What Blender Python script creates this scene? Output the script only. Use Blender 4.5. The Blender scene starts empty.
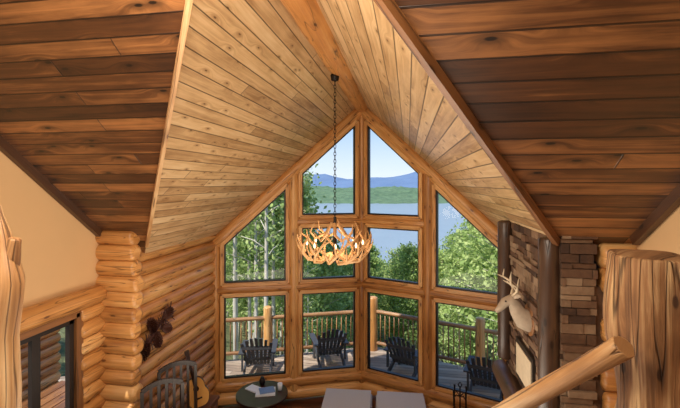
import bpy, math, random
from mathutils import Vector, Matrix, noise
random.seed(7)
EYE=4.3
sc=bpy.context.scene
sc.view_settings.view_transform='Standard'
def srgb(r,g,b):
    f=lambda c:(c/255/12.92) if c/255<=0.04045 else ((c/255+0.055)/1.055)**2.4
    return (f(r),f(g),f(b),1)
# ---------------------------------------------------------------- node helper
class NT:
    def __init__(s,name):
        s.m=bpy.data.materials.new(name); s.m.use_nodes=True
        s.t=s.m.node_tree; s.n=s.t.nodes; s.n.clear()
        s.out=s.n.new('ShaderNodeOutputMaterial')
    def node(s,typ,ins={},**kw):
        n=s.n.new(typ)
        for k,v in kw.items(): setattr(n,k,v)
        for k,v in ins.items(): s.link(v,n.inputs[k])
        return n
    def link(s,v,i):
        if isinstance(v,bpy.types.NodeSocket): s.t.links.new(v,i)
        else: i.default_value=v
    def math(s,op,a,b=0,c=0,clamp=False):
        n=s.node('ShaderNodeMath',{0:a,1:b,2:c},operation=op); n.use_clamp=clamp; return n.outputs[0]
    def ramp(s,f,stops):
        n=s.node('ShaderNodeValToRGB',{0:f}); e=n.color_ramp.elements
        e[0].position,e[0].color=stops[0]; e[1].position,e[1].color=stops[-1]
        for p,c in stops[1:-1]:
            x=e.new(p); x.color=c
        return n.outputs[0]
    def mix(s,f,a,b,mode='MIX'):
        n=s.n.new('ShaderNodeMix'); n.data_type='RGBA'; n.blend_type=mode
        s.link(f,n.inputs[0]); s.link(a,n.inputs[6]); s.link(b,n.inputs[7]); return n.outputs[2]
    def comb(s,x,y,z=0): return s.node('ShaderNodeCombineXYZ',{0:x,1:y,2:z}).outputs[0]
    def noise(s,vec,scale,detail=4,rough=.55,dist=0):
        return s.node('ShaderNodeTexNoise',{'Vector':vec,'Scale':scale,'Detail':detail,'Roughness':rough,'Distortion':dist}).outputs[0]
    def voro(s,vec):
        n=s.n.new('ShaderNodeTexVoronoi'); n.voronoi_dimensions='2D'; s.link(vec,n.inputs['Vector']); n.inputs['Scale'].default_value=1.0; return n.outputs['Distance']
    def step(s,x,lo,hi,a=0,b=1):
        return s.node('ShaderNodeMapRange',{0:x,1:lo,2:hi,3:a,4:b},interpolation_type='SMOOTHSTEP').outputs[0]
    def bsdf(s,col,rough=.5,bump=None,bs=.3,dist=.01,**ins):
        p=s.node('ShaderNodeBsdfPrincipled',{'Base Color':col,'Roughness':rough})
        for k,v in ins.items(): s.link(v,p.inputs[k.replace('_',' ')])
        if bump is not None:
            b=s.node('ShaderNodeBump',{'Height':bump,'Strength':bs,'Distance':dist}); s.t.links.new(b.outputs[0],p.inputs['Normal'])
        s.t.links.new(p.outputs[0],s.out.inputs[0]); return s.m
def simple(name,col,rough=.5,var=.15,scale=6,metal=0,bs=.1,**k):
    t=NT(name); co=t.node('ShaderNodeTexCoord').outputs['Object']
    n=t.noise(co,scale)
    c=t.mix(n,tuple(x*(1-var) for x in col[:3])+(1,),tuple(min(1,x*(1+var)) for x in col[:3])+(1,))
    return t.bsdf(c,rough,n,bs,Metallic=metal,**k)
def planks(name,width,length,dark,mid,light,knot,rough=.45,groove=.035,knots=1.0,coat=0,cellw=.32,kd=.06,ks=1.8):
    t=NT(name); uv=t.node('ShaderNodeUVMap').outputs[0]
    s=t.node('ShaderNodeSeparateXYZ',{0:uv}); U,V=s.outputs[0],s.outputs[1]
    row=t.math('DIVIDE',V,width); rid=t.math('FLOOR',row); fr=t.math('FRACT',row)
    wn=t.node('ShaderNodeTexWhiteNoise',{'W':rid},noise_dimensions='1D').outputs[0]
    c0=t.math('ADD',t.math('DIVIDE',U,length),t.math('MULTIPLY',wn,7.3)); cid=t.math('FLOOR',c0); cf=t.math('FRACT',c0)
    cell=t.node('ShaderNodeTexWhiteNoise',{'Vector':t.comb(rid,cid)},noise_dimensions='2D').outputs[0]
    off=t.math('MULTIPLY',cell,37.0)
    vo=t.voro(t.comb(t.math('ADD',t.math('MULTIPLY',U,ks),off),t.math('ADD',t.math('MULTIPLY',V,ks*2.6),off)))
    # grain bends round the knots
    V2=t.math('ADD',t.math('MULTIPLY',V,24),t.step(vo,0,.35,1.6,0))
    g=t.noise(t.comb(t.math('ADD',t.math('MULTIPLY',U,1.0),off),V2),1.0,7,.65,.6)
    bl=t.noise(t.comb(t.math('ADD',t.math('MULTIPLY',U,1.6),off),t.math('MULTIPLY',V,5)),1.3,4)
    f=t.math('ADD',t.math('MULTIPLY',g,.62),t.math('ADD',t.math('MULTIPLY',cell,cellw),t.math('MULTIPLY',bl,.35)))
    col=t.ramp(f,[(.40,dark),(.64,mid),(.92,light)])
    halo=t.step(vo,kd,kd*3.2,.55,0)
    col=t.mix(halo,col,dark)
    col=t.mix(t.step(vo,kd*.5,kd,knots,0),col,knot)
    e=t.math('MINIMUM',fr,t.math('SUBTRACT',1,fr)); gr=t.step(e,groove*.4,groove,1,0)
    e2=t.math('MINIMUM',cf,t.math('SUBTRACT',1,cf)); g2=t.step(e2,.0008,.002,1,0)
    gm=t.math('MAXIMUM',gr,t.math('MULTIPLY',g2,.8))
    col=t.mix(t.math('MULTIPLY',gm,.85),col,tuple(x*.2 for x in dark[:3])+(1,))
    h=t.math('SUBTRACT',t.math('MULTIPLY',g,.15),gm)
    return t.bsdf(col,rough,h,.6,.006,Coat_Weight=coat,Coat_Roughness=.25)
def logmat(name,dark,mid,light,knot,rough=.4,con=1.0,vs=1.0):
    t=NT(name); uv=t.node('ShaderNodeUVMap').outputs[0]
    s=t.node('ShaderNodeSeparateXYZ',{0:uv}); U,V=t.math('MULTIPLY',s.outputs[0],vs),t.math('MULTIPLY',s.outputs[1],vs)
    isl=t.node('ShaderNodeNewGeometry').outputs['Random Per Island']
    off=t.math('MULTIPLY',isl,50)
    g=t.noise(t.comb(t.math('ADD',t.math('MULTIPLY',U,.8),off),t.math('MULTIPLY',V,16)),1,7,.65,.8)
    bl=t.noise(t.comb(t.math('ADD',t.math('MULTIPLY',U,1.6),off),t.math('MULTIPLY',V,4)),1,3)
    f=t.math('ADD',t.math('MULTIPLY',g,.6),t.math('ADD',t.math('MULTIPLY',isl,.25),t.math('MULTIPLY',bl,.3)))
    col=t.ramp(f,[(.58-.24/con,dark),(.58,mid),(.58+.26/con,light)])
    vo=t.voro(t.comb(t.math('ADD',t.math('MULTIPLY',U,1.3),off),t.math('ADD',t.math('MULTIPLY',V,3),off)))
    col=t.mix(t.step(vo,.06,.2,.35,0),col,dark)
    col=t.mix(t.step(vo,.03,.06,.85,0),col,knot)
    cr=t.noise(t.comb(t.math('ADD',t.math('MULTIPLY',U,.5),off),t.math('MULTIPLY',V,9)),1,2,.5)
    ck=t.step(t.math('ABSOLUTE',t.math('SUBTRACT',cr,.5)),.0,.012*con,.7,0)
    col=t.mix(ck,col,tuple(x*.3 for x in dark[:3])+(1,))
    h=t.math('SUBTRACT',g,ck)
    return t.bsdf(col,rough,h,min(1,.4*con),.01*con,Coat_Weight=.15 if con<1.6 else 0,Coat_Roughness=.3)

M={}
M['ceil']=planks('pine_ceiling_boards',.135,5.0,srgb(150,112,72),srgb(206,170,124),srgb(236,210,168),srgb(92,56,30),.42,.05,.9,.1,.22,.05,2.0)
M['dark']=planks('stained_ceiling_boards',.15,3.4,srgb(40,22,11),srgb(84,50,26),srgb(162,108,62),srgb(16,9,5),.42,.055,.95,.12,.34,.06,1.5)
M['floor']=planks('oak_floor',.12,1.6,srgb(60,32,18),srgb(104,60,34),srgb(140,86,50),srgb(40,22,12),.3,.03,.4,.3)
M['deck']=planks('deck_boards',.14,3.5,srgb(122,102,86),srgb(158,138,118),srgb(188,168,148),srgb(90,70,55),.7,.06,.3)
M['log']=logmat('honey_log',srgb(142,88,40),srgb(206,146,82),srgb(240,194,130),srgb(92,50,24))
M['ridge']=logmat('ridge_log',srgb(140,82,36),srgb(200,134,70),srgb(234,180,112),srgb(88,44,18))
M['logd']=logmat('dark_log',srgb(40,26,18),srgb(70,48,34),srgb(104,74,52),srgb(34,20,12))
M['rail']=logmat('pale_hewn_log',srgb(112,72,40),srgb(186,138,88),srgb(230,196,148),srgb(84,50,28),.55,1.5)
M['post']=logmat('rough_hewn_log',srgb(70,43,24),srgb(150,106,66),srgb(214,176,126),srgb(50,28,15),.7,1.9,1.3)
M['trim']=logmat('stained_trim',srgb(84,52,28),srgb(126,82,46),srgb(160,110,66),srgb(60,30,14))
M['trimd']=logmat('dark_trim',srgb(44,26,15),srgb(72,44,26),srgb(98,62,36),srgb(30,16,8))
M['deckrail']=logmat('deck_rail_wood',srgb(112,78,48),srgb(160,116,74),srgb(196,152,106),srgb(60,40,24))
M['tan']=simple('tan_plaster',srgb(208,168,120),.85,.05,3)
M['black']=simple('ebonised_wood',srgb(52,42,38),.4,.25)
M['chair']=simple('charcoal_resin',srgb(60,62,68),.55,.2)
M['frame']=simple('bronze_window_frame',srgb(36,28,24),.4,.2)
M['iron']=simple('iron',srgb(34,28,24),.45,.3,metal=.6)
M['copper']=simple('bronze_patina',srgb(78,44,34),.5,.4,12,metal=.4)
M['antler']=simple('antler',srgb(204,158,106),.5,.3,14)
M['antlerw']=simple('pale_antler',srgb(206,188,160),.55,.2,14)
M['fur']=simple('grey_tan_fur',srgb(168,150,130),.9,.35,16,bs=.5)
M['cloth']=simple('grey_upholstery',srgb(184,180,176),.95,.06,60,bs=.3)
M['white']=simple('white_paper',srgb(224,232,242),.6,.05)
M['blue']=simple('blue_cover',srgb(110,138,184),.5,.1)
M['red']=simple('rug_red',srgb(120,52,40),.95,.35,9)
M['guitar']=simple('spruce_top',srgb(228,174,100),.25,.1,8)
M['guitard']=simple('rosewood',srgb(50,26,16),.3,.2)
M['bark']=simple('bark',srgb(200,192,178),.9,.3,5,bs=.6)
# glass
t=NT('window_glass'); tr=t.node('ShaderNodeBsdfTransparent'); gl=t.node('ShaderNodeBsdfGlossy',{'Roughness':.02})
mx=t.node('ShaderNodeMixShader',{0:.02,1:tr.outputs[0],2:gl.outputs[0]}); t.t.links.new(mx.outputs[0],t.out.inputs[0]); M['glass']=t.m
t=NT('warm_bulb'); em=t.node('ShaderNodeEmission',{0:(1,.66,.34,1),1:5}); t.t.links.new(em.outputs[0],t.out.inputs[0]); M['bulb']=t.m
# stone
t=NT('ledger_stone'); isl=t.node('ShaderNodeNewGeometry').outputs['Random Per Island']; co=t.node('ShaderNodeTexCoord').outputs['Object']
n=t.noise(co,14,6,.65); f=t.math('ADD',isl,t.math('MULTIPLY',t.math('SUBTRACT',n,.5),.7))
c=t.ramp(f,[(.05,srgb(60,40,28)),(.4,srgb(98,70,50)),(.65,srgb(118,92,70)),(.95,srgb(142,118,94))])
M['stone']=t.bsdf(c,.8,n,.6,.015)
def leafmat(name,a,b,c):
    t=NT(name); isl=t.node('ShaderNodeNewGeometry').outputs['Random Per Island']; oi=t.node('ShaderNodeObjectInfo').outputs['Random']
    col=t.ramp(t.math('ADD',t.math('MULTIPLY',isl,.6),t.math('MULTIPLY',oi,.4)),[(0.05,a),(.5,b),(.95,c)])
    d=t.node('ShaderNodeBsdfDiffuse',{0:col}); tl=t.node('ShaderNodeBsdfTranslucent',{0:col})
    mx=t.node('ShaderNodeMixShader',{0:.45,1:d.outputs[0],2:tl.outputs[0]}); t.t.links.new(mx.outputs[0],t.out.inputs[0]); return t.m
M['leaf']=leafmat('leaves',srgb(118,142,76),srgb(168,190,114),srgb(216,226,156))
def ground(name,a,b,scale):
    t=NT(name); co=t.node('ShaderNodeTexCoord').outputs['Object']; n=t.noise(co,scale,8,.7)
    return t.bsdf(t.ramp(n,[(.35,a),(.65,b)]),.95,n,1.0,2.0)
M['ground']=ground('forest_floor',srgb(104,112,70),srgb(156,156,106),.6)
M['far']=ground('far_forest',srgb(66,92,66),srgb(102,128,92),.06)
M['mount']=ground('haze_tinted_hills',srgb(84,108,142),srgb(100,124,156),.003)  # blue-grey atmospheric haze is painted into the hill colour
t=NT('lake_water'); co=t.node('ShaderNodeTexCoord').outputs['Object']; n=t.noise(co,.05,4)
M['lake']=t.bsdf(t.mix(n,srgb(124,136,144),srgb(138,150,158)),.3,n,.1,.5)

# ---------------------------------------------------------------- mesh builder
def Pz(u,v,z): return Vector((u,v,z+EYE))
class MB:
    def __init__(s,*mats): s.v=[];s.f=[];s.uv=[];s.mi=[];s.sm=[];s.mats=mats
    def face(s,vs,uv=None,mat=0,smooth=False):
        b=len(s.v); s.v+= [tuple(x) for x in vs]; s.f.append(tuple(range(b,b+len(vs))))
        s.uv.append(uv or [(0,0)]*len(vs)); s.mi.append(mat); s.sm.append(smooth)
    def box(s,c,size,mat=0,R=None):
        hx,hy,hz=[x/2 for x in size]; c=Vector(c)
        co=[Vector((x,y,z)) for x in(-hx,hx) for y in(-hy,hy) for z in(-hz,hz)]
        if R is not None: co=[R@q for q in co]
        b=len(s.v); s.v+=[tuple(c+q) for q in co]
        ln=max(range(3),key=lambda i:size[i])
        o=random.random()*9
        dims=[(0,1,3,2),(4,6,7,5),(0,4,5,1),(2,3,7,6),(0,2,6,4),(1,5,7,3)]
        raw=[(x,y,z) for x in(-hx,hx) for y in(-hy,hy) for z in(-hz,hz)]
        for k,fc in enumerate(dims):
            ax=[0,0,1,1,2,2][k]; oth=[i for i in range(3) if i!=ax]
            if ln in oth: a=ln; bb=[i for i in oth if i!=ln][0]
            else: a,bb=oth
            s.f.append(tuple(b+i for i in fc)); s.uv.append([(raw[i][a]+o,raw[i][bb]+o) for i in fc]); s.mi.append(mat); s.sm.append(False)
    def beam(s,p0,p1,w,h,mat=0,up=(0,0,1)):
        p0=Vector(p0);p1=Vector(p1); d=p1-p0; y=d.normalized(); upv=Vector(up)
        if abs(y.dot(upv))>.99: upv=Vector((0,1,0))
        x=y.cross(upv).normalized(); z=x.cross(y)
        R=Matrix((x,y,z)).transposed()
        s.box((p0+p1)/2,(w,d.length,h),mat,R)
    def tube(s,pts,rad,seg=10,mat=0,dome=True,wob=0,sx=1,sy=1):
        pts=[Vector(p) for p in pts]; n=len(pts)
        if not hasattr(rad,'__len__'): rad=[rad]*n
        L=0;Ls=[0]
        for i in range(1,n): L+=(pts[i]-pts[i-1]).length; Ls.append(L)
        tg=[(pts[min(i+1,n-1)]-pts[max(i-1,0)]).normalized() for i in range(n)]
        x=tg[0].orthogonal().normalized()
        if abs(tg[0].z)<.9: x=tg[0].cross(Vector((0,0,1))).normalized()
        P=list(zip(pts,rad,tg,Ls))
        if dome:
            a=P[0];b=P[-1]; e1=.30 if dome is True else .06; e2=.18 if dome is True else .04; r1=.55 if dome is True else .9; r2=.88 if dome is True else .975
            P=[(a[0]-a[2]*a[1]*e1,a[1]*r1,a[2],-.05),(a[0]-a[2]*a[1]*e2,a[1]*r2,a[2],-.02)]+P+[(b[0]+b[2]*b[1]*e2,b[1]*r2,b[2],L+.02),(b[0]+b[2]*b[1]*e1,b[1]*r1,b[2],L+.05)]
        b0=len(s.v); ph=random.random()*50
        for (p,r,tt,l) in P:
            x=(x-tt*x.dot(tt)).normalized(); y=tt.cross(x)
            for k in range(seg):
                a=2*math.pi*k/seg; rr=r
                if wob: rr=r*(1+wob*noise.noise(Vector((math.cos(a)*1.2+ph,math.sin(a)*1.2,l*2.2))))
                s.v.append(tuple(p+x*math.cos(a)*rr*sx+y*math.sin(a)*rr*sy))
        rm=max(rad)
        for i in range(len(P)-1):
            for k in range(seg):
                k2=(k+1)%seg
                s.f.append((b0+i*seg+k,b0+i*seg+k2,b0+(i+1)*seg+k2,b0+(i+1)*seg+k))
                v0=2*math.pi*k/seg*rm;v1=2*math.pi*(k+1)/seg*rm;l0=P[i][3];l1=P[i+1][3]
                s.uv.append([(l0+ph,v0),(l0+ph,v1),(l1+ph,v1),(l1+ph,v0)]); s.mi.append(mat); s.sm.append(True)
        for base,rev in((b0,True),(b0+(len(P)-1)*seg,False)):
            idx=list(range(base,base+seg)); 
            if rev: idx=idx[::-1]
            s.f.append(tuple(idx)); s.uv.append([(ph+.3*math.cos(2*math.pi*k/seg)*rm,.3*math.sin(2*math.pi*k/seg)*rm) for k in range(seg)]); s.mi.append(mat); s.sm.append(False)
    def log(s,p0,p1,r,seg=14,mat=0,wob=.06,r1=None):
        p0=Vector(p0);p1=Vector(p1);n=max(2,int((p1-p0).length/.25)+1)
        s.tube([p0.lerp(p1,i/(n-1)) for i in range(n)],[r+((r1 or r)-r)*i/(n-1) for i in range(n)],seg,mat,True,wob)
    def ext(s,outline,th,mat,X):
        a=[X@Vector((x,y,0)) for x,y in outline]; b=[X@Vector((x,y,th)) for x,y in outline]
        s.face(a[::-1],mat=mat); s.face(b,mat=mat)
        for i in range(len(a)):
            j=(i+1)%len(a); s.face([a[i],a[j],b[j],b[i]],mat=mat)
    def obj(s,name,loc=None,rot=0,parent=None,bevel=0):
        me=bpy.data.meshes.new(name); me.from_pydata(s.v,[],s.f)
        ul=me.uv_layers.new(name='UVMap'); flat=[c for f in s.uv for p in f for c in p]
        ul.data.foreach_set('uv',flat)
        me.polygons.foreach_set('material_index',s.mi); me.polygons.foreach_set('use_smooth',s.sm)
        for m in s.mats: me.materials.append(M[m])
        me.update(); o=bpy.data.objects.new(name,me); sc.collection.objects.link(o)
        if loc: o.location=loc
        o.rotation_euler[2]=rot
        if parent: o.parent=parent
        if bevel:
            bm_=o.modifiers.new('bev','BEVEL'); bm_.width=bevel; bm_.segments=3
        return o
def plane_poly(name,pts,uvf,mat,th=0):
    b=MB(mat); b.face(pts,[uvf(p) for p in pts]); return b.obj(name)
def cam2house(px,d):
    x=(px-340)/400*d; ca,sa=.9859,.1676
    return x*ca-d*sa, x*sa+d*ca

# ---------------------------------------------------------------- geometry constants
UR=-.93; UL=-3.55; UE=1.69; ZR=1.64; ZE=-.93; K=.981
VL=7.2; VC=8.166
mainL=lambda v:-.666-.82*(v-4.636)
mainR=lambda v:-.454-.72*(v-3.555)
def gz(u): return ZR-K*abs(u-UR)
vL=lambda u:(-.666-gz(u))/.82+4.636
vR=lambda u:(-.454-gz(u))/.72+3.555
sl=math.sqrt(1+K*K)
plane_poly('ceiling_left_gable',[Pz(UR,vL(UR),ZR),Pz(UR,VC+.2,ZR),Pz(UL-.2,VL+.14,gz(UL-.2)),Pz(UL-.2,vL(UL-.2),gz(UL-.2))],lambda p:(p[1],(UR-p[0])*sl+.02),'ceil')
plane_poly('ceiling_right_gable',[Pz(UR,vR(UR),ZR),Pz(UE+.2,vR(UE+.2),gz(UE+.2)),Pz(UE+.2,VL+.14,gz(UE+.2)),Pz(UR,VC+.2,ZR)],lambda p:(p[1],(p[0]-UR)*sl+.02),'ceil')
WL=-3.95; WR=1.8; VB=-3.5; VT=-1
sm_=math.sqrt(1+.82**2)
plane_poly('ceiling_left_main',[Pz(UR,vL(UR),ZR),Pz(UL-.2,vL(UL-.2),gz(UL-.2)),Pz(WL-.2,vL(UL-.2),mainL(vL(UL-.2))),Pz(WL-.2,VT,mainL(VT)),Pz(UR,VT,mainL(VT))],lambda p:(p[0],p[1]*sm_),'dark')
plane_poly('ceiling_right_main',[Pz(UR,vR(UR),ZR),Pz(UR,VT,mainR(VT)),Pz(WR,VT,mainR(VT)),Pz(WR,vR(UE),mainR(vR(UE))),Pz(UE,vR(UE),mainR(vR(UE)))],lambda p:(p[0],p[1]*1.232),'dark')
b=MB('dark'); b.face([Pz(UR,vL(UR),ZR),Pz(UR,vR(UR),ZR),Pz(UR,VT,mainR(VT)),Pz(UR,VT,mainL(VT))])
b.face([Pz(UR,VT,mainR(VT)),Pz(WR,VT,mainR(VT)),Pz(WR,VT,mainL(VT)),Pz(UR,VT,mainL(VT))])
zt=mainL(VT)
b.face([Pz(WL,VT,zt),Pz(WR,VT,zt),Pz(WR,VB,zt),Pz(WL,VB,zt)]); b.obj('ceiling_loft')
b=MB('ridge'); b.log(Pz(UR+.13,.8,ZR-.15),Pz(UR,VC+.1,ZR-.07),.185,28,wob=.07,r1=.135); b.obj('ridge_beam')
def trimline(name,p0,p1,w,h,mat,up):
    b=MB(mat); b.beam(p0,p1,w,h,up=up); return b.obj(name)
a=Pz(UR,vL(UR),ZR-.02);c=Pz(-3.42,vL(-3.42),gz(-3.42)-.02); trimline('trim_1',a,c,.07,.035,'rail',(1,0,.4))
a=Pz(UR,vR(UR),ZR-.02);c=Pz(1.22,vR(1.22),gz(1.22)-.02); trimline('trim_2',a,c,.07,.04,'trim',(-1,0,.4))
trimline('trim_3',Pz(WL+.04,-.9,mainL(-.9)-.05),Pz(WL+.04,4.6,mainL(4.6)-.05),.06,.09,'trimd',(0,0,1))
trimline('trim_4',Pz(WR-.04,-.9,mainR(-.9)-.04),Pz(WR-.04,3.5,mainR(3.5)-.04),.05,.08,'trimd',(0,0,1))
# walls
b=MB('tan'); x=WL
b.face([Pz(x,VB,-1.4),Pz(x,4.64,-1.4),Pz(x,4.64,mainL(4.64)),Pz(x,VT,zt),Pz(x,VB,zt)])
b.face([Pz(x,VB,-4.3),Pz(x,3.3,-4.3),Pz(x,3.3,-1.4),Pz(x,VB,-1.4)])
b.obj('wall_left')
b=MB('tan'); x=WR
b.face([Pz(x,VB,-4.3),Pz(x,3.6,-4.3),Pz(x,3.6,mainR(3.6)),Pz(x,VT,mainR(VT)),Pz(x,VT,zt),Pz(x,VB,zt)]); b.obj('wall_right')
b=MB('tan'); b.face([Pz(WL,VB,-4.3),Pz(WR,VB,-4.3),Pz(WR,VB,zt),Pz(WL,VB,zt)]); b.obj('wall_back')
b=MB('log')
z=-4.2
while z<-.85:
    b.log(Pz(UL-.15,4.62,z),Pz(UL-.15,VL+.2,z),.108,12,wob=.05); z+=.2
b.obj('wall_left_log')
b=MB('log'); z=-4.1
while z<-.60:
    e=random.uniform(-.03,.03)
    b.log(Pz(WL-.2,4.64,z),Pz(-3.45+e,4.64,z),.112,14,wob=.07); z+=.2
b.obj('wall_front_left_log')
b=MB('log'); z=-4.2
while z<-1.5:
    b.log(Pz(WL,4.26+random.uniform(-.02,.02),z),Pz(WL,4.6,z),.11,12,wob=.06)
    z+=.2
b.log(Pz(WL+.03,1.5,-1.42),Pz(WL+.03,4.55,-1.42),.12,14,wob=.05)
b.obj('wall_left_lower_log')
# left side window to sun room
b=MB('trim','frame','glass')
y0,y1,z0,z1=3.25,4.2,-3.5,-1.55
for (p,q) in [((y0,z0),(y0,z1)),((y1,z0),(y1,z1)),((y0,z1),(y1,z1)),((y0,z0),(y1,z0))]:
    b.beam(Pz(WL+.02,p[0],p[1]),Pz(WL+.02,q[0],q[1]),.12,.1,0)
for yy in (y0+.09,y1-.09): b.beam(Pz(WL+.02,yy,z0),Pz(WL+.02,yy,z1),.06,.06,1)
b.beam(Pz(WL+.02,3.66,z0),Pz(WL+.02,3.66,z1),.05,.1,1)
for zz in (z0+.08,z1-.08): b.beam(Pz(WL+.02,y0,zz),Pz(WL+.02,y1,zz),.06,.06,1)
b.face([Pz(WL,y0,z0),Pz(WL,y1,z0),Pz(WL,y1,z1),Pz(WL,y0,z1)],mat=2)
b.face([Pz(WL,3.2,-4.3),Pz(WL,4.3,-4.3),Pz(WL,4.3,z0),Pz(WL,3.2,z0)],mat=0)
b.obj('window_9')
b=MB('log'); z=-4.2
while z<-1.2:
    b.log(Pz(-7.2,2.0,z),Pz(-7.2,7.2,z),.108,10); z+=.2
b.obj('wall_sunroom')
b=MB('trim'); 
b.box((0,0,.74),(1.0,2.0,.05))
for i in range(5): b.box((-.4+i*.2,0,.77),(.18,2.0,.02))
for sx in(-.42,.42):
    for sy in(-.85,.85): b.box((sx,sy,.36),(.09,.09,.72))
b.obj('dining_table',(-5.6,5.2,.0))
# right front + bumpout walls
b=MB('log'); z=-4.2
while z<-.5:
    b.log(Pz(1.60+random.uniform(-.02,.02),3.62,z),Pz(2.1,3.62,z),.108,12,wob=.06); z+=.2
b.obj('wall_front_right_log')
b=MB('log'); z=-4.2
while z<-.95:
    b.log(Pz(UE+.16,5.25,z),Pz(UE+.16,VL+.2,z),.108,12,wob=.05); z+=.2
b.obj('wall_right_log')
plane_poly('floor',[Pz(WL-3.5,VB,-4.3),Pz(WR+.1,VB,-4.3),Pz(WR+.1,VL,-4.3),Pz(UR,VC,-4.3),Pz(UL-.1,VL,-4.3),Pz(WL-3.5,VL,-4.3)],lambda p:(p[0],p[1]),'floor')
b=MB('floor','trim'); b.box(Pz(-1.07,-.95,-1.7),(5.7,5.1,.2)); b.obj('floor_loft')

# ---------------------------------------------------------------- prow window wall
A=Vector((UL,VL,0));C=Vector((UR,VC,0));B=Vector((UE,VL,0)); LEN=(C-A).length
def fp(side,s,z,off=0):
    if side=='L': p=A.lerp(C,s); n=Vector((C.y-A.y,-(C.x-A.x),0)).normalized()
    else: p=B.lerp(C,s); n=Vector((-(C.y-B.y),(C.x-B.x),0)).normalized()
    p=p+n*off; return Vector((p.x,p.y,z+EYE))
rz=lambda s:ZE+(ZR-ZE)*s
fr=MB('log')
for side in 'LR':
    fr.log(fp(side,-.03,rz(-.03)-.14),fp(side,.985,ZR-.16),.125,16,wob=.04)
    fr.log(fp(side,.5,-4.2),fp(side,.5,rz(.5)-.15),.115,16,wob=.04)
    fr.log(fp(side,-.035,-4.2),fp(side,-.035,ZE-.15),.105,16,wob=.04)
    fr.log(fp(side,-.02,-2.05),fp(side,1,-2.05),.105,16,wob=.04)
    fr.log(fp(side,.5,-.76),fp(side,1,-.76),.095,16,wob=.04)
    fr.log(fp(side,-.02,-3.9),fp(side,1,-3.9),.125,16,wob=.04)
    fr.log(fp(side,-.02,-4.15),fp(side,1,-4.15),.125,16,wob=.04)
fr.log(Pz(UR,VC,-4.2),Pz(UR,VC,ZR-.1),.10,16,wob=.03)
fr.obj('wall_front_prow_frame')
wn=1
def window(side,poly):
    global wn
    b=MB('log','frame','glass'); n=len(poly)
    for k,(ins,w,d,mat,off) in enumerate([(0,.07,.12,0,.04),(.045,.035,.07,1,.03)]):
        pp=[]
        for i in range(n):
            p0=Vector(poly[i-1]);p1=Vector(poly[i]);p2=Vector(poly[(i+1)%n])
            p0.x*=LEN;p1.x*=LEN;p2.x*=LEN
            e1=(p1-p0).normalized();e2=(p2-p1).normalized()
            n1=Vector((-e1.y,e1.x));n2=Vector((-e2.y,e2.x))
            m=(n1+n2).normalized(); m=m*(ins/max(.3,m.dot(n1)))
            q=p1+m; pp.append((q.x/LEN,q.y))
        for i in range(n):
            q0=pp[i];q1=pp[(i+1)%n]
            N=(fp(side,0,0,1)-fp(side,0,0,0))
            b.beam(fp(side,q0[0],q0[1],off),fp(side,q1[0],q1[1],off),w,d,mat,up=N)
        if k==1: b.face([fp(side,q[0],q[1],.0) for q in pp],mat=2)
    b.obj('window_%d'%wn); wn+=1
s0,s1,s2,s3=.012,.455,.545,.955
for side in 'LR':
    window(side,[(s0,-3.78),(s1,-3.78),(s1,-2.15),(s0,-2.15)])
    window(side,[(s2,-3.78),(s3,-3.78),(s3,-2.15),(s2,-2.15)])
    window(side,[(s0,-1.95),(s1,-1.95),(s1,rz(s1)-.27),(s0,rz(s0)-.27)])
    window(side,[(s2,-1.95),(s3,-1.95),(s3,-.85),(s2,-.85)])
    window(side,[(s2,-.67),(s3,-.67),(s3,rz(s3)-.27),(s2,rz(s2)-.27)])

# ---------------------------------------------------------------- fireplace chimney
b=MB('stone')
def stoneface(fn,w,z0,z1,h=.06):
    z=z0
    while z<z1:
        hh=random.uniform(h*.6,h*1.5); x=0-random.random()*.1
        while x<w:
            l=random.uniform(.08,.3); a=max(0,x);e=min(w,x+l)
            if e-a>.03: fn(a+.003,e-.003,z+.003,z+hh-.003,random.uniform(.0,.04))
            x+=l
        z+=hh
def f1(a,e,z0,z1,d): b.box(Pz(1.27-d/2,3.58+(a+e)/2,(z0+z1)/2),(.08+d,e-a,z1-z0))
def f2(a,e,z0,z1,d): b.box(Pz(1.24+(a+e)/2,3.60-d/2,(z0+z1)/2),(e-a,.08+d,z1-z0))
stoneface(f1,1.62,-4.3,-.50); stoneface(f2,.27,-4.3,-.42)
b.box(Pz(1.52,4.39,-2.45),(.50,1.6,3.2))
b.obj('fireplace_chimney')
b=MB('logd')
b.log(Pz(1.18,3.64,-2.1),Pz(1.18,3.64,-.48),.085,12,wob=.08); b.log(Pz(1.16,5.12,-2.1),Pz(1.16,5.12,-.48),.085,12,wob=.08)
b.log(Pz(1.14,3.5,-2.3),Pz(1.14,5.25,-2.3),.11,14)
b.obj('fireplace_mantel')
b=MB('frame','antlerw'); b.box(Pz(1.19,4.38,-1.90),(.03,.62,.42)); b.box(Pz(1.172,4.38,-1.90),(.01,.52,.32),1); b.obj('framed_picture')
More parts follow.
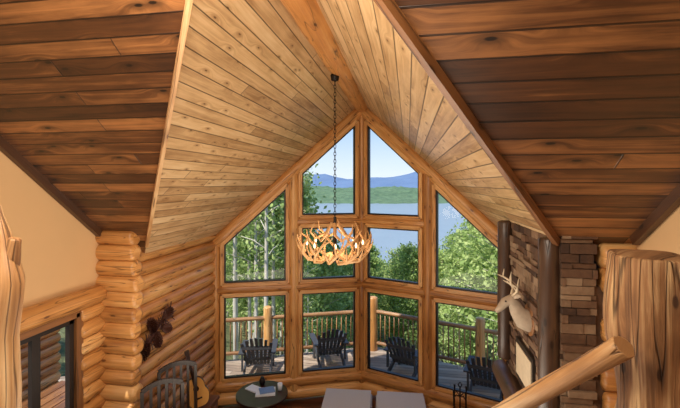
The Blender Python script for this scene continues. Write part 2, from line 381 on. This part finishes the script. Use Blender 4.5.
# deer mount
b=MB('fur','antlerw','frame','trim')
o=Pz(1.2,4.30,-1.32); S=.72
V=lambda q:o+Vector(q)*S
T=lambda pts,r,seg,mat,dome=True,wob=0: b.tube([V(q) for q in pts],[x*S for x in r],seg,mat,dome,wob)
T([(.02,0,-.10),(-.06,0,-.08),(-.14,0,.02),(-.19,0,.13),(-.24,0,.19),(-.31,0,.15),(-.40,0,.04),(-.43,0,.01)],[.16,.145,.105,.08,.078,.066,.042,.03],14,0,True,.05)
T([(.03,0,-.08),(.0,0,-.08)],[.22,.22],18,3,False)
for sy in(-1,1):
    T([(-.20,.05*sy,.23),(-.17,.12*sy,.28),(-.15,.19*sy,.29)],[.02,.038,.008],8,0)
    T([(-.315,.056*sy,.175),(-.322,.064*sy,.177)],[.014,.011],8,2)
    main=[(-.22,.03*sy,.25),(-.18,.11*sy,.33),(-.20,.20*sy,.41),(-.29,.23*sy,.46),(-.38,.18*sy,.50)]
    T(main,[.02,.018,.015,.012,.004],8,1)
    for q0,q1 in [(main[1],(-.27,.10*sy,.44)),(main[2],(-.18,.2*sy,.54)),(main[3],(-.28,.2*sy,.58))]:
        T([q0,tuple((Vector(q0)+Vector(q1))/2),q1],[.014,.010,.003],6,1)
T([(-.43,0,.015),(-.447,0,.01)],[.022,.015],8,2)
b.obj('deer_head_mount')

# ---------------------------------------------------------------- chandelier
b=MB('antler','iron','bulb','rail')
cx,cy=UR,5.08
def cp(r,a,z): return Pz(cx+r*math.cos(a),cy+r*math.sin(a),z)
zc=-.82
for k in range(10):
    a=2*math.pi*k/10
    pts=[cp(.08,a,zc-.10),cp(.2,a+.1,zc-.18),cp(.34,a+.3,zc-.15),cp(.43,a+.55,zc-.05),cp(.46,a+.8,zc+.08),cp(.43,a+.95,zc+.2)]
    b.tube(pts,[.026,.024,.022,.019,.014,.004],8,0,wob=.15)
    for (i,dr,da,dz) in [(1,.05,-.25,.17),(2,.1,-.12,.2),(3,.08,-.08,.17),(4,.03,.28,.1)]:
        p=pts[i]; r0=math.hypot(p.x-cx,p.y-cy); a0=math.atan2(p.y-cy,p.x-cx)
        z0=p.z-EYE
        b.tube([p,cp(r0+dr*.6,a0+da*.6,z0+dz*.45),cp(r0+dr,a0+da,z0+dz)],[.015,.012,.003],6,0)
for k in range(6):
    a=2*math.pi*(k+.5)/6
    pts=[cp(.05,a,zc+.3),cp(.14,a+.2,zc+.16),cp(.26,a+.5,zc+.1),cp(.32,a+.9,zc+.2),cp(.28,a+1.1,zc+.32)]
    b.tube(pts,[.02,.019,.016,.012,.003],8,0,wob=.15)
    b.tube([pts[2],cp(.36,a+.4,zc+.22)],[.012,.003],6,0)
for k in range(8):
    a=2*math.pi*k/8+.2
    b.tube([cp(.36,a,zc-.1),cp(.36,a,zc-.07)],[.035,.035],8,1,False)
    b.tube([cp(.36,a,zc-.07),cp(.36,a,zc+.02)],[.013,.013],8,3,False)
    b.tube([cp(.36,a,zc+.025),cp(.36,a,zc+.05),cp(.36,a,zc+.085)],[.009,.014,.003],8,2)
b.tube([Pz(cx,cy,zc-.2),Pz(cx,cy,zc+.38)],[.03,.02],8,1)
z=zc+.38
i=0
while z<ZR-.28:
    a=0 if i%2 else math.pi/2
    R=12; ring=[Pz(cx+math.cos(a)*.014*math.cos(2*math.pi*k/R),cy+math.sin(a)*.014*math.cos(2*math.pi*k/R),z+.03*math.sin(2*math.pi*k/R)) for k in range(R+1)]
    b.tube(ring,.0045,5,1,False); z+=.048;i+=1
b.tube([Pz(cx,cy,ZR-.31),Pz(cx,cy,ZR-.25)],[.05,.06],14,1)
b.obj('antler_chandelier')

# ---------------------------------------------------------------- loft posts / stair rail
b=MB('post')
u,v=cam2house(654,1.75)
zz=[-1.6+ (1.6-.325)*i/22 for i in range(23)]
b.tube([Pz(u,v,z) for z in zz],[.168+.008*math.sin(z*9) for z in zz],44,0,'flat',.3)
b.obj('stair_newel_post')
b=MB('rail'); u1,v1=cam2house(624,1.60); u2,v2=cam2house(474,2.4)
p0=Pz(u1,v1,-.655);p1=Pz(u2,v2,-1.47)
b.tube([p0.lerp(p1,i/12) for i in range(13)],[.046]*13,12,0,'flat',.18)
b.obj('stair_handrail')
b=MB('rail')
u,v=cam2house(0,1.7)
def smooth(pts,rad,n=5):
    P=[];R=[]
    for i in range(len(pts)-1):
        for k in range(n):
            f=k/n; P.append(Vector(pts[i]).lerp(Vector(pts[i+1]),f)); R.append(rad[i]+(rad[i+1]-rad[i])*(f*f*(3-2*f)))
    P.append(Vector(pts[-1])); R.append(rad[-1]); return P,R
P_,R_=smooth([Pz(u+dx,v,z) for dx,z in ((0,-1.6),(.0,-1.2),(.015,-.9),(.01,-.65),(.03,-.42),(.01,-.24),(-.02,-.1))],[.08,.075,.07,.062,.078,.045,.02]); b.tube(P_,R_,20,0,True,.35)
P_,R_=smooth([Pz(u+dx,v,z) for dx,z in ((.02,-.44),(.055,-.33),(.075,-.24))],[.045,.035,.026]); b.tube(P_,R_,14,0,True,.3)
P_,R_=smooth([Pz(u+dx,v,z) for dx,z in ((-.04,-.6),(-.08,-.3),(-.1,-.02))],[.06,.05,.03]); b.tube(P_,R_,14,0,True,.3)
b.obj('branch_railing_post')

# ---------------------------------------------------------------- wall sculpture
b=MB('copper')
def onwall(y,z,o=0): return Pz(UL-.02+o,y,z)
b.tube([onwall(4.75,-2.3,.02),onwall(5.0,-2.2,.04),onwall(5.25,-2.05,.03),onwall(5.5,-1.95,.02)],[.012,.02,.018,.008],8,0)
for (y,z,ay,az,L) in [(4.98,-2.2,-.6,-.8,.2),(5.18,-2.12,.1,-1,.2),(5.35,-2.0,.8,.5,.18),(5.1,-2.1,-.3,.95,.2),(5.3,-2.1,.9,-.4,.18)]:
    dv=Vector((0,ay,az)).normalized(); p=onwall(y,z,.05)
    for i in range(9):
        c=p+dv*L*i/8; r=.05*math.sin(math.pi*(i+1)/10.5)+.01
        sidev=Vector((1,0,0)); ot=dv.cross(sidev)
        for k in range(9):
            a=2*math.pi*(k+.5*(i%2))/9; rd=sidev*math.cos(a)+ot*math.sin(a)
            q=c+rd*r; b.face([c+rd*r*.3,q+dv.cross(rd)*.022+dv*.005,q+rd*.015+dv*.03,q-dv.cross(rd)*.022+dv*.005])
for k in range(90):
    f=random.random(); p=onwall(4.8+.7*f,-2.28+.32*f,.03); a=random.uniform(0,6.28)
    b.tube([p,p+Vector((.02,math.cos(a)*.18,math.sin(a)*.18))],[.010,.003],4,0,False)
b.obj('pinecone_wall_sculpture')

# ---------------------------------------------------------------- tall slatted wooden chairs
for vc,uc,rr,H in ((4.52,-2.98,-.85,1.78),(4.98,-3.06,-.85,1.80)):
    b=MB('black')
    W=.235
    for s_ in(-W,W):
        b.beam((-.02,s_,0),(-.12,s_,H-.06),.04,.04); b.beam((.34,s_,0),(.34,s_,.68),.04,.04); b.beam((-.06,s_,.68),(.36,s_,.68),.06,.03)
    for i in range(8):
        f0=-1+2*i/8;f1=-1+2*(i+1)/8; h=lambda f:H+.07*(1-f*f)-.06
        b.beam((-.125,f0*W,h(f0)),(-.125,f1*W,h(f1)),.03,.06)
    b.beam((-.06,-W,.62),(-.06,W,.62),.03,.07)
    for i in range(4):
        y=-W+.1+i*(2*W-.2)/3; b.beam((-.05,y,.6),(-.12,y,H+.0),.014,.035)
    b.box((.15,0,.44),(.40,2*W,.04)); b.beam((.34,-W,.25),(.34,W,.25),.03,.03)
    b.obj('slat_back_chair',(uc,vc,0),rr)
b=MB('trim','iron'); b.box((0,0,.39),(.40,.5,.78)); b.box((0,0,.80),(.44,.54,.05)); b.box((.205,0,.5),(.01,.42,.45)); b.box((.215,.12,.5),(.02,.03,.08),1)
uc,vc=cam2house(197,6.2)
b.obj('wooden_cabinet',(-3.26,vc+.12,0),0,bevel=.008)
b=MB('guitar','guitard')
out=[]
for i in range(40):
    a=2*math.pi*i/40; y=math.sin(a)*.23
    w=.185*math.sqrt(max(0,1-(y/.235)**2))**.6; w*= (1-.18*math.exp(-((y-.05)/.06)**2)); w*= (1-.22*max(0,y)/.23)
    out.append((math.copysign(w,math.cos(a)) if abs(math.cos(a))>1e-6 else 0,y))
uc,vc=cam2house(197,6.1)
zz=Vector((-uc,-vc,1.2)).normalized(); xx=Vector((0,0,1)).cross(zz).normalized(); yy=zz.cross(xx)
X4=Matrix.Translation(Pz(uc,vc,-3.17))@Matrix((xx,yy,zz)).transposed().to_4x4()@Matrix.Rotation(math.radians(14),4,'Z')@Matrix.Scale(.92,4)
b.ext([(x,y) for x,y in out],.09,1,X4); b.ext([(x*.97,y*.985) for x,y in out],.095,0,X4)
b.ext([(.045*math.cos(a/16*6.283),.045*math.sin(a/16*6.283)+.06) for a in range(16)],.097,1,X4)
b.ext([(-.06,-.11),(.06,-.11),(.06,-.085),(-.06,-.085)],.105,1,X4)
b.ext([(-.026,.1),(.026,.1),(.022,.55),(-.022,.55)],.107,1,X4)
b.ext([(-.03,.55),(.03,.55),(.036,.68),(-.036,.68)],.10,1,X4)
b.obj('acoustic_guitar')

# ---------------------------------------------------------------- foreground furniture strip
b=MB('red','rail'); b.box(Pz(-.5,6.0,-4.292),(3.0,2.3,.015)); b.box(Pz(-.5,6.0,-4.290),(2.6,1.9,.014)); b.obj('area_rug')
def ottoman(px,d,w):
    u,v=cam2house(px,d)
    b=MB('cloth','trim'); b.box((0,0,.32),(w,.75,.24)); b.box((0,0,.475),(w-.04,.71,.09))
    for sx in(-1,1):
        for sy in(-1,1): b.tube([(sx*(w/2-.08),sy*.29,0),(sx*(w/2-.08),sy*.29,.2)],[.02,.03],8,1,False)
    b.obj('upholstered_ottoman',(u,v,.018),.1676-.1,bevel=.03)
ottoman(347,6.95,.86); ottoman(401,6.85,.86)
b=MB('guitard','white','blue','iron')
u,v=cam2house(262,7.05)
b.tube([(0,0,.56),(0,0,.60)],[.45,.45],28,0,False)
b.tube([(0,0,.02),(0,0,.56)],[.06,.05],10,3,False)
for k in range(4):
    a=k*math.pi/2+.4; b.tube([(0,0,.16),(.2*math.cos(a),.2*math.sin(a),.06),(.34*math.cos(a),.34*math.sin(a),.015)],[.025,.022,.018],8,3)
b.box((.06,.02,.615),(.34,.26,.03),1,Matrix.Rotation(.3,3,'Z')); b.box((.08,.03,.64),(.26,.19,.02),2,Matrix.Rotation(.5,3,'Z'))
b.box((-.2,.1,.61),(.24,.18,.02),1,Matrix.Rotation(-.4,3,'Z')); b.tube([(.28,.15,.6),(.28,.15,.72)],[.035,.045],12,1,False)
b.tube([(-.1,.28,.6),(-.1,.28,.66),(-.1,.28,.74)],[.04,.06,.03],12,3,False)
b.obj('round_side_table',(u,v,0))
b=MB('iron'); u,v=cam2house(460,6.45)
b.tube([(0,0,.0),(0,0,.03)],[.15,.14],16,0,False); b.tube([(0,0,.02),(0,0,1.0)],.012,8,0)
b.tube([(.0,0,1.0),(.03,0,1.05),(0,0,1.09),(-.03,0,1.05),(0,0,1.0)],.01,6,0)
for k in range(4):
    a=k*math.pi/2+.6; X,Y=.13*math.cos(a),.13*math.sin(a)
    b.tube([(0,0,.86),(X*.6,Y*.6,.9),(X,Y,.86)],.009,6,0)
    b.tube([(X,Y,.2),(X,Y,.86),(X,Y,.99)],[.009,.009,.017],6,0)
    if k==0: b.box((X,Y,.14),(.12,.02,.16),0)
    elif k==1: b.tube([(X,Y,.08),(X,Y,.22)],[.05,.02],8,0)
    else: b.tube([(X,Y,.2),(X+.03,Y,.12),(X,Y,.08)],.009,6,0)
b.obj('fireplace_tool_set',(u,v,0))

# ---------------------------------------------------------------- deck
b=MB('deck')
dk=[(-8,7.65),(-.93,10.65),(6,8.0),(6,3.0),(2.2,3.0),(2.2,7.2),(-.93,8.3),(-4.1,7.2),(-4.1,7.1),(-8,7.1)]
for part in ([0,1,6,7,8,9],[1,2,3,4,5,6]):
    ps=[Pz(dk[i][0],dk[i][1],-4.34) for i in part]; b.face(ps[::-1],[(p.x,p.y) for p in ps[::-1]])
for i in(0,1): b.beam(Pz(*dk[i],-4.46),Pz(*dk[i+1],-4.46),.05,.22)
b.obj('deck')
RC=(-.9,10.42); RLe=(-7.2,8.0); RRi=(5.4,8.06)
b=MB('deckrail','log')
for E in (RLe,RRi):
    p0=Vector((*RC,0));p1=Vector((*E,0)); n=(p1-p0).length
    g=lambda s,z:Pz(p0.x+(p1.x-p0.x)*s,p0.y+(p1.y-p0.y)*s,z)
    b.log(g(0,-3.33),g(1,-3.33),.05,10); b.log(g(0,-4.14),g(1,-4.14),.045,10)
    k=.09
    while k<n:
        b.tube([g(k/n,-4.14),g(k/n,-3.33)],.014,6,0,False); k+=.125
    for s in (.4,.8): b.log(g(s,-4.33),g(s,-3.08),.105,12,1)
b.log(Pz(*RC,-4.33),Pz(*RC,-3.0),.125,12,1)
b.obj('deck_railing')
def adirondack(px,d,rot):
    u,v=cam2house(px,d); b=MB('chair')
    for i in range(6): b.beam((-.27,.02+i*.09,.30+i*.018),(.27,.02+i*.09,.30+i*.018),.075,.02)
    for i in range(7):
        x=(i-3)*.088; L=.80-.02*(i-3)**2*.9
        b.beam((x*.85,.0,.26),(x*1.2,-.36*L/.8,.26+.72*L/.8),.066,.018,up=(0,1,.4))
    b.beam((-.3,-.09,.42),(.3,-.09,.42),.03,.07); b.beam((-.32,-.25,.72),(.32,-.25,.72),.03,.07)
    for s in(-1,1):
        b.beam((s*.30,.5,0),(s*.30,.5,.56),.04,.1); b.beam((s*.30,.52,.36),(s*.28,-.42,.03),.035,.12)
        b.beam((s*.35,.58,.575),(s*.34,-.22,.575),.13,.025); b.beam((s*.32,-.18,.2),(s*.32,-.18,.56),.035,.07)
    b.obj('adirondack_chair',(u,v,-.03),rot)
adirondack(258,9.0,.25); adirondack(330,9.5,.4); adirondack(404,9.0,-.35); adirondack(486,8.0,-.3)

# ---------------------------------------------------------------- landscape
def gh(u,v):
    d=max(0,v-11); z=-7-.33*d+3.0*noise.noise(Vector((u*.03,v*.03,0)))
    if u<-4: z+=min(.35*(-4-u)*.5,9)*min(1,d/15+.3)
    if u>14: z+=min((u-14)*.18,12)
    return max(z,-46)
b=MB('ground'); nx,ny=60,50
xs=[-160+320*i/nx for i in range(nx+1)]; ys=[-30+230*(j/ny) for j in range(ny+1)]
for y in ys:
    for x in xs: b.v.append(tuple(Pz(x,y,gh(x,y))))
for j in range(ny):
    for i in range(nx):
        a=j*(nx+1)+i; b.f.append((a,a+1,a+nx+2,a+nx+1)); b.uv.append([(0,0)]*4); b.mi.append(0); b.sm.append(True)
b.obj('ground_hillside')
b=MB('lake'); b.face([Pz(-3000,60,-42),Pz(3000,60,-42),Pz(3000,4000,-42),Pz(-3000,4000,-42)]); b.obj('lake')
def hills(name,mat,y0,y1,x0,x1,nx,ny,fn):
    b=MB(mat)
    X=[x0+(x1-x0)*i/nx for i in range(nx+1)];Y=[y0+(y1-y0)*j/ny for j in range(ny+1)]
    for y in Y:
        for x in X: b.v.append(tuple(Pz(x,y,fn(x,y))))
    for j in range(ny):
        for i in range(nx):
            a=j*(nx+1)+i; b.f.append((a,a+1,a+nx+2,a+nx+1)); b.uv.append([(0,0)]*4); b.mi.append(0); b.sm.append(True)
    b.obj(name)
def shore(x,y):
    edge=820+160*noise.noise(Vector((x*.004,3,0)))
    h=(y-edge)*.12 if y<edge+250 else 30
    h=min(h,24)+12*noise.noise(Vector((x*.006,y*.006,1)))*min(1,max(0,(y-edge)/120))+5*noise.noise(Vector((x*.05,y*.05,1)))+4*noise.noise(Vector((x*.14,y*.14,1)))
    return -44+max(-6,h)
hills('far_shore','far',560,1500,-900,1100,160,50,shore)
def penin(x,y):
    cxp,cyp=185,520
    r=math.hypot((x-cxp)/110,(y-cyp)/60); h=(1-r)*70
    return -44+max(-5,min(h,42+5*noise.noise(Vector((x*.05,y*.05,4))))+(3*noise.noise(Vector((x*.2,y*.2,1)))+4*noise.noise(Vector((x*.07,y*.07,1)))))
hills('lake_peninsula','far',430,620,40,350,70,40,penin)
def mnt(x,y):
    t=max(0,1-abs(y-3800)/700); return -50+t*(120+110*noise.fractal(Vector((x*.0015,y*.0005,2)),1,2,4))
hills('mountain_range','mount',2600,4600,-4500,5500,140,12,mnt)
# trees
def tree(H,bare,spread,nleaf,trunk,lsz,seed):
    rnd=random.Random(seed); b=MB('bark','leaf')
    lean=[rnd.uniform(-.03,.03)*H for _ in range(2)]
    tp=lambda f:Vector((lean[0]*f+.1*math.sin(f*5+seed),lean[1]*f,H*f))
    b.tube([tp(i/7) for i in range(8)],[trunk*(1-.85*i/7) for i in range(8)],7,0,False)
    cl=[]
    nb=int(14+H)
    for k in range(nb):
        f=bare+(1-bare)*(k+.5)/nb; p=tp(f); a=k*2.4+rnd.random(); 
        L=spread*(1-.75*((f-bare)/(1-bare))**1.3)*rnd.uniform(.6,1.1)
        e=p+Vector((math.cos(a)*L,math.sin(a)*L,L*.45))
        b.tube([p,p.lerp(e,.5)+Vector((0,0,.1)),e],[trunk*.3,trunk*.2,.01],4,0,False)
        for q in(.45,.75,1): cl.append((p.lerp(e,q),.35+.28*L))
    cl.append((tp(1),.5))
    for k in range(nleaf):
        c,r=rnd.choice(cl); d=Vector((rnd.gauss(0,1),rnd.gauss(0,1),rnd.gauss(0,.7)))*r*.55
        p=c+d; n=Vector((rnd.gauss(0,1),rnd.gauss(0,1),rnd.gauss(0,1)+.8)).normalized(); x=n.orthogonal().normalized(); y=n.cross(x)
        s=lsz*rnd.uniform(.6,1.3)
        b.face([p+x*s,p+y*s*.6,p-x*s,p-y*s*.6],mat=1)
    return b
variants=[]
for i in range(3): variants.append(('broadleaf_tree',tree(9+i*1.5,.22,2.6,4600,.12,.13,i+1),9+i*1.5))
for i in range(3): variants.append(('tall_slender_tree',tree(17+i*1.5,.35,1.5,1300,.11,.12,i+11),17+i*1.5))
meshes=[]
for nme,bb,H in variants:
    o=bb.obj(nme); meshes.append((nme,o.data,H)); bpy.data.objects.remove(o)
forest=bpy.data.objects.new('forest',None); sc.collection.objects.link(forest)
# crowns are kept below the view corridor over the lake
def maxslope(u,v):
    x=u*.9859+v*.1676; d=-u*.1676+v*.9859
    r=x/d
    if r<-.05: return 9
    if r<.05: return -.05
    if r<.24: return -.15
    if r<.29: return -.10
    return .06
def put(k,u,v,s=1):
    nme,me,H=meshes[k]; z0=gh(u,v)-.3; d=v
    lim=min(maxslope(u+dx,v) for dx in(-1.5,0,1.5))*d
    if z0+H*s*1.08>lim:
        s2=(lim-z0)/(H*1.08)
        if s2<.4: return
        s=s2
    o=bpy.data.objects.new(nme,me); sc.collection.objects.link(o); o.parent=forest
    o.location=Pz(u,v,z0); o.scale=(s,s,s*random.uniform(.95,1.05)); o.rotation_euler[2]=random.uniform(0,6.28)
rnd=random.Random(5)
for i in range(90):
    v=rnd.uniform(14,60); r=rnd.uniform(-.62,-.25); put(3+i%3,r*v,v,rnd.uniform(.8,1.1))
for i in range(26):
    v=rnd.uniform(26,60); r=rnd.uniform(-.65,-.26); put(i%3,r*v,v,rnd.uniform(.6,.9))
for i in range(90):
    v=rnd.uniform(20,95); r=rnd.uniform(-.34,.2); put(i%3,r*v,v,rnd.uniform(.75,1.0))
for i in range(36):
    v=rnd.uniform(17,60); r=rnd.uniform(.08,.5); put(i%3,r*v,v,rnd.uniform(.9,1.25))
for i in range(30):
    v=rnd.uniform(16,40); r=rnd.uniform(.10,.40); put(3+i%3,r*v,v,rnd.uniform(.7,.9))
for i in range(10):
    v=rnd.uniform(0,12); put(i%6,rnd.uniform(-22,-11),v,rnd.uniform(.7,1))

# ---------------------------------------------------------------- light
w=bpy.data.worlds.new('World'); sc.world=w; w.use_nodes=True; nt=w.node_tree
tc=nt.nodes.new('ShaderNodeTexCoord'); sp=nt.nodes.new('ShaderNodeSeparateXYZ'); rp=nt.nodes.new('ShaderNodeValToRGB')
nt.links.new(tc.outputs['Generated'],sp.inputs[0]); nt.links.new(sp.outputs[2],rp.inputs[0])
e=rp.color_ramp.elements; e[0].position=0; e[0].color=srgb(232,242,250); e[1].position=.6; e[1].color=srgb(110,160,224)
x=e.new(.05); x.color=srgb(214,232,250); x=e.new(.17); x.color=srgb(158,198,242)
bg=nt.nodes['Background']; nt.links.new(rp.outputs[0],bg.inputs[0]); bg.inputs[1].default_value=1.15
def light(name,typ,loc,rot,energy,col=(1,1,1),size=1,sy=None):
    l=bpy.data.lights.new(name,typ); l.energy=energy; l.color=col
    o=bpy.data.objects.new(name,l); sc.collection.objects.link(o); o.location=loc; o.rotation_euler=rot
    if typ=='AREA':
        l.size=size
        if sy: l.shape='RECTANGLE'; l.size_y=sy
    elif typ=='SUN': l.angle=math.radians(1)
    else: l.shadow_soft_size=size
    return o
light('sun','SUN',(0,0,30),(math.radians(36),0,math.radians(-40)),6.2,(1,.95,.86))
light('loft_area_fill','AREA',Pz(-1,-1.5,3.2),(math.radians(38),0,0),95,(1,.89,.77),2.5)  # added fill, unseen above and behind the camera, no real fixture
light('loft_point_fill','POINT',Pz(-1.9,.2,-.9),(0,0,0),30,(1,.86,.7),.3)  # added soft point fill beside the camera, out of view
light('prow_fill','AREA',Pz(-.9,1.2,1.2),(math.radians(68),0,0),150,(1,.88,.72),1.6)  # unseen fill added to brighten the backlit prow logs
light('great_room_fill','AREA',Pz(-1,3.6,-2.9),(math.radians(180),0,0),120,(1,.88,.72),2.5)  # added upward fill below the frame, stands for no fixture
light('chandelier_glow','POINT',Pz(UR,5.08,-.75),(0,0,0),14,(1,.74,.46),.2)
# ---------------------------------------------------------------- camera
cam=bpy.data.cameras.new('camera'); co=bpy.data.objects.new('camera',cam); sc.collection.objects.link(co)
co.location=(0,0,EYE); co.rotation_euler=(math.radians(90),0,math.asin(.1676))
cam.sensor_width=36; cam.lens=36*400/680; cam.shift_y=-21/680; cam.clip_end=8000; cam.clip_start=.05
sc.camera=co
